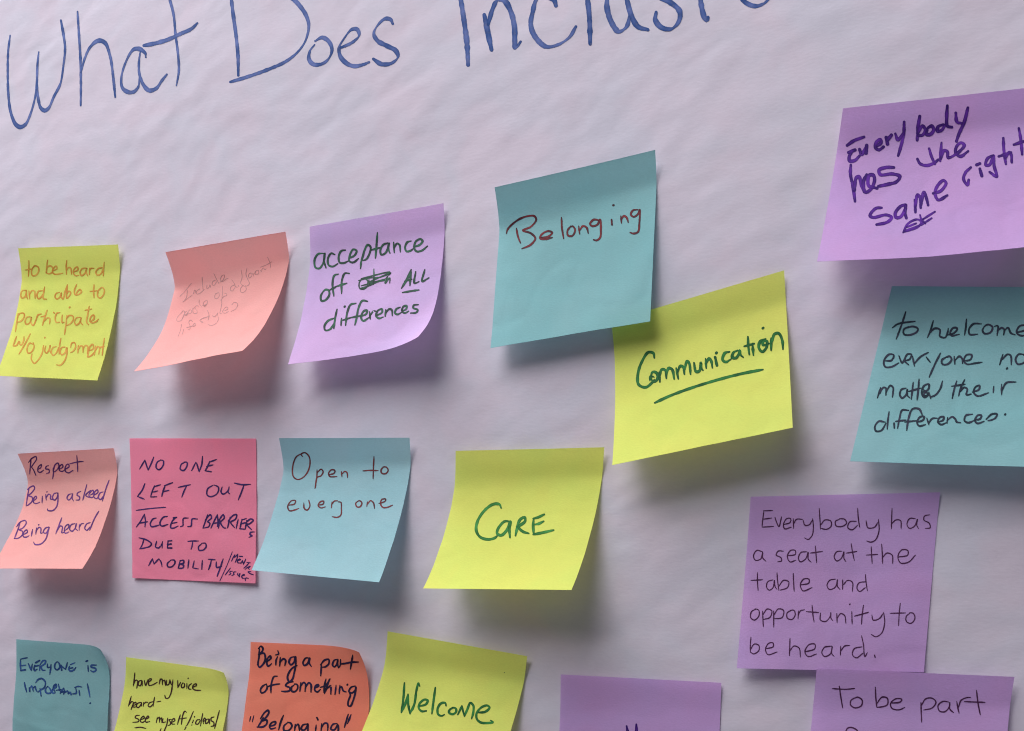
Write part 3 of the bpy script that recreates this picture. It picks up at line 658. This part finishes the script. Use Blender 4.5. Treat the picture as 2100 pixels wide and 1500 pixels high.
        ('voice', "1085 490 1085 605|1085 605 1130 520|1165 530 1140 570 1150 605 1185 590 1185 540 1160 530|1225 540 1225 620|1243 462 1247 458|1300 540 1260 570 1255 620 1290 630|1315 600 1370 570 1370 545 1330 560 1315 610 1350 640 1440 645"),
        ('heard', "370 735 350 810 325 890|335 870 380 820 400 830 365 945|395 880 440 860 440 830 405 850 400 900 440 900|520 830 470 845 450 895 480 910 520 860 525 830 530 890|560 830 555 890|560 860 590 830 625 830|700 820 650 840 630 885 660 900 700 860|730 750 715 820 705 890"),
        ('_dash', "760 825 825 812"),
        ('see', "495 1030 445 1035 430 1065 485 1095 480 1125 390 1140|515 1100 570 1070 560 1045 525 1070 510 1120 540 1140 590 1110|590 1095 640 1060 630 1040 600 1065 585 1110 600 1135 655 1125"),
        ('_underline', "425 1222 520 1215 595 1232"),
        ('myself', "770 1060 755 1145|770 1090 800 1060 805 1140|808 1100 835 1070 840 1145|860 1080 855 1140 900 1130|930 1070 920 1160 890 1240 860 1300 820 1310 815 1275 830 1230|985 1090 950 1100 975 1140 965 1175 935 1185|990 1140 1040 1110 1030 1080 1000 1100 995 1160 1040 1165|1125 1020 1100 1100 1080 1170|1220 985 1195 965 1165 1020 1150 1100 1140 1170|1120 1085 1220 1070"),
        ('_slash', "1325 970 1265 1110 1190 1250"),
        ('ideas', "1325 1100 1300 1185|1340 1055 1345 1050|1425 1095 1380 1105 1360 1160 1395 1165 1430 1110|1470 1000 1450 1100 1435 1195|1475 1130 1510 1100 1500 1070 1475 1110 1480 1160|1560 1085 1520 1100 1515 1155 1550 1140 1570 1090 1575 1165|1645 1055 1600 1070 1600 1110 1640 1140 1635 1190 1595 1200"),
        ('_slash', "1725 955 1690 1090 1650 1235"),
    ]),
    dict(label='coral orange note with bold black writing, being a part of something', paper='coral', ink='black', w=28, seed=16.6, power=1.4,
         corners=((514, 1316.9), (760, 1328), (742, 1620), (475, 1615)), lift=(9, 5), top=(1.2, 1), curl=((1, 0, 0.42, 7.0),), frame=(480, 1300, 7.0), words=[
        ('Being', "365 215 360 320 345 430 355 475|350 215 385 180 415 210 400 260 350 300|360 300 430 280 450 340 430 420 365 480 335 440|475 400 530 350 520 320 485 350 470 420 490 465 540 430|625 330 605 380 600 450|595 305 640 290 630 245|665 340 655 465|660 410 710 360 740 380 730 460|860 330 815 345 790 410 820 445 865 400 880 330 885 450 865 560 840 650 800 690 770 650 775 590 830 500 905 455"),
        ('a', "1080 350 1030 350 990 420 1010 455 1055 430 1085 350 1080 420 1110 470"),
        ('part', "1255 440 1250 530 1245 605|1240 450 1300 380 1360 370 1360 430 1310 475 1260 480|1480 370 1440 380 1415 450 1440 475 1475 440 1490 370 1485 440 1500 490|1530 370 1525 450 1510 480|1525 440 1560 430 1640 425|1705 305 1690 400 1670 510|1560 435 1680 410 1785 405"),
        ('of', "465 720 410 755 380 810 395 850 440 835 475 780 465 720|620 610 575 615 545 680 530 770 530 850|470 765 560 735 655 720"),
        ('something', "850 690 780 700 740 745 800 775 800 815 740 830 680 825|870 730 825 770 830 825 875 830 915 780 905 730 870 720|960 700 945 830|955 760 1000 700 1025 720 1020 830|1025 770 1075 705 1105 730 1105 840|1160 780 1215 750 1210 730 1170 750 1160 810 1195 835 1240 800|1320 650 1300 740 1290 840|1240 770 1320 740 1380 650|1370 650 1330 770 1300 860|1330 800 1385 750 1390 870|1465 740 1450 875|1520 740 1510 860|1515 790 1540 760 1570 820 1610 835|1625 735 1630 728|1740 750 1680 770 1650 830 1690 850 1740 810 1750 760 1740 850 1710 960 1670 1040 1640 1030 1640 970 1670 880 1650 830"),
        ('_quote', "240 1185 225 1255|285 1175 262 1265", 20),
        ('Belonging', "420 1200 385 1270 340 1340|380 1220 440 1130 490 1100 500 1130 460 1200 400 1250 470 1240 470 1290 420 1335 330 1340|505 1335 590 1300 595 1265 545 1275 510 1330 530 1365 600 1350|710 1170 670 1270 640 1380|770 1275 715 1330 720 1390 780 1390 830 1330 815 1285 770 1270|880 1300 870 1395|875 1340 920 1300 940 1390|1050 1295 990 1310 965 1370 1000 1385 1040 1350 1060 1295 1060 1390 1050 1440|1180 1310 1170 1395|1190 1205 1205 1235|1260 1290 1250 1395|1260 1345 1300 1285 1340 1290 1345 1395|1480 1290 1420 1300 1390 1370 1440 1380 1490 1310 1495 1400 1470 1450"),
        ('_quote', "1640 1155 1585 1345|1680 1160 1630 1290"),
    ]),
    dict(label='lime note reading Welcome in green, overlapping the coral note', paper='lime', ink='green', w=28, seed=17.2, power=1.6,
         corners=((794.9, 1295), (1081, 1346), (990, 1650), (700, 1590)), lift=(24, 25), top=(4, 3), frame=(740, 1280, 5.8333), words=[
        ('Welcome', "522 705 510 880 485 1060|485 1060 530 960 565 840|565 840 565 940 588 1075|588 1075 640 960 665 800 690 710 705 745|700 985 780 960 800 915 760 905 700 960 695 1010 730 1045 785 1040|892 760 872 910 850 1075|1020 980 1010 945 960 950 920 1010 925 1080 965 1100 1000 1085|1110 1000 1065 1025 1055 1060 1100 1080 1140 1050 1135 1010 1095 1000|1160 1085 1210 980|1210 980 1225 1050 1240 1105|1240 1105 1275 1020 1310 945 1345 975 1345 1060 1325 1135|1395 1060 1490 1050 1540 1000 1510 975 1440 1000 1385 1070 1390 1140 1440 1180 1520 1185 1580 1175 1555 1155"),
        ('_mark', "1717 578 1720 583", 8),
    ]),
    dict(label='violet note showing only two purple stroke tops, below the lime note reading Care', paper='violet', ink='purple', w=34, seed=18.5,
         corners=((1149.9, 1383.5), (1479.2, 1400.7), (1465, 1730), (1135, 1710)), lift=(4, 4), top=(1.5, 1.2), frame=(1120, 1360, 5.5263), words=[
        ('_mark', "912 715 925 790 930 900|1022 695 1025 790 1025 900"),
    ]),
    dict(label='violet note with thin plum print, to be part, overlapping another violet note', paper='violet', ink='plum', w=13, seed=19.4, base=2.2,
         corners=((1675, 1371.4), (2080.3, 1388.5), (2045, 1760), (1640, 1740)), lift=(6, 6), top=(3, 3), frame=(1640, 1360, 4.5652), words=[
        ('To', "305 240 400 245 450 245 515 238|370 215 385 320 402 420|530 320 480 350 478 395 520 420 575 400 585 350 545 320 510 330"),
        ('be', "708 225 712 320 722 415|722 380 770 320 820 330 820 390 770 410 725 415|850 375 940 365 955 340 900 335 850 380 865 425 930 438 985 415"),
        ('part', "1135 370 1138 470 1142 555|1138 400 1180 335 1240 330 1275 365 1240 420 1160 440|1395 365 1340 360 1295 400 1310 450 1360 455 1400 410 1405 370 1405 430 1440 465|1470 360 1480 420 1492 470|1485 420 1510 350 1560 325 1600 322|1655 255 1668 370 1690 485|1540 360 1640 365 1735 368"),
        ('_mark', "425 650 450 610 490 605 540 635 545 680 500 700 440 690 425 650"),
    ]),
]
for n in NOTES:
    make_note(n)
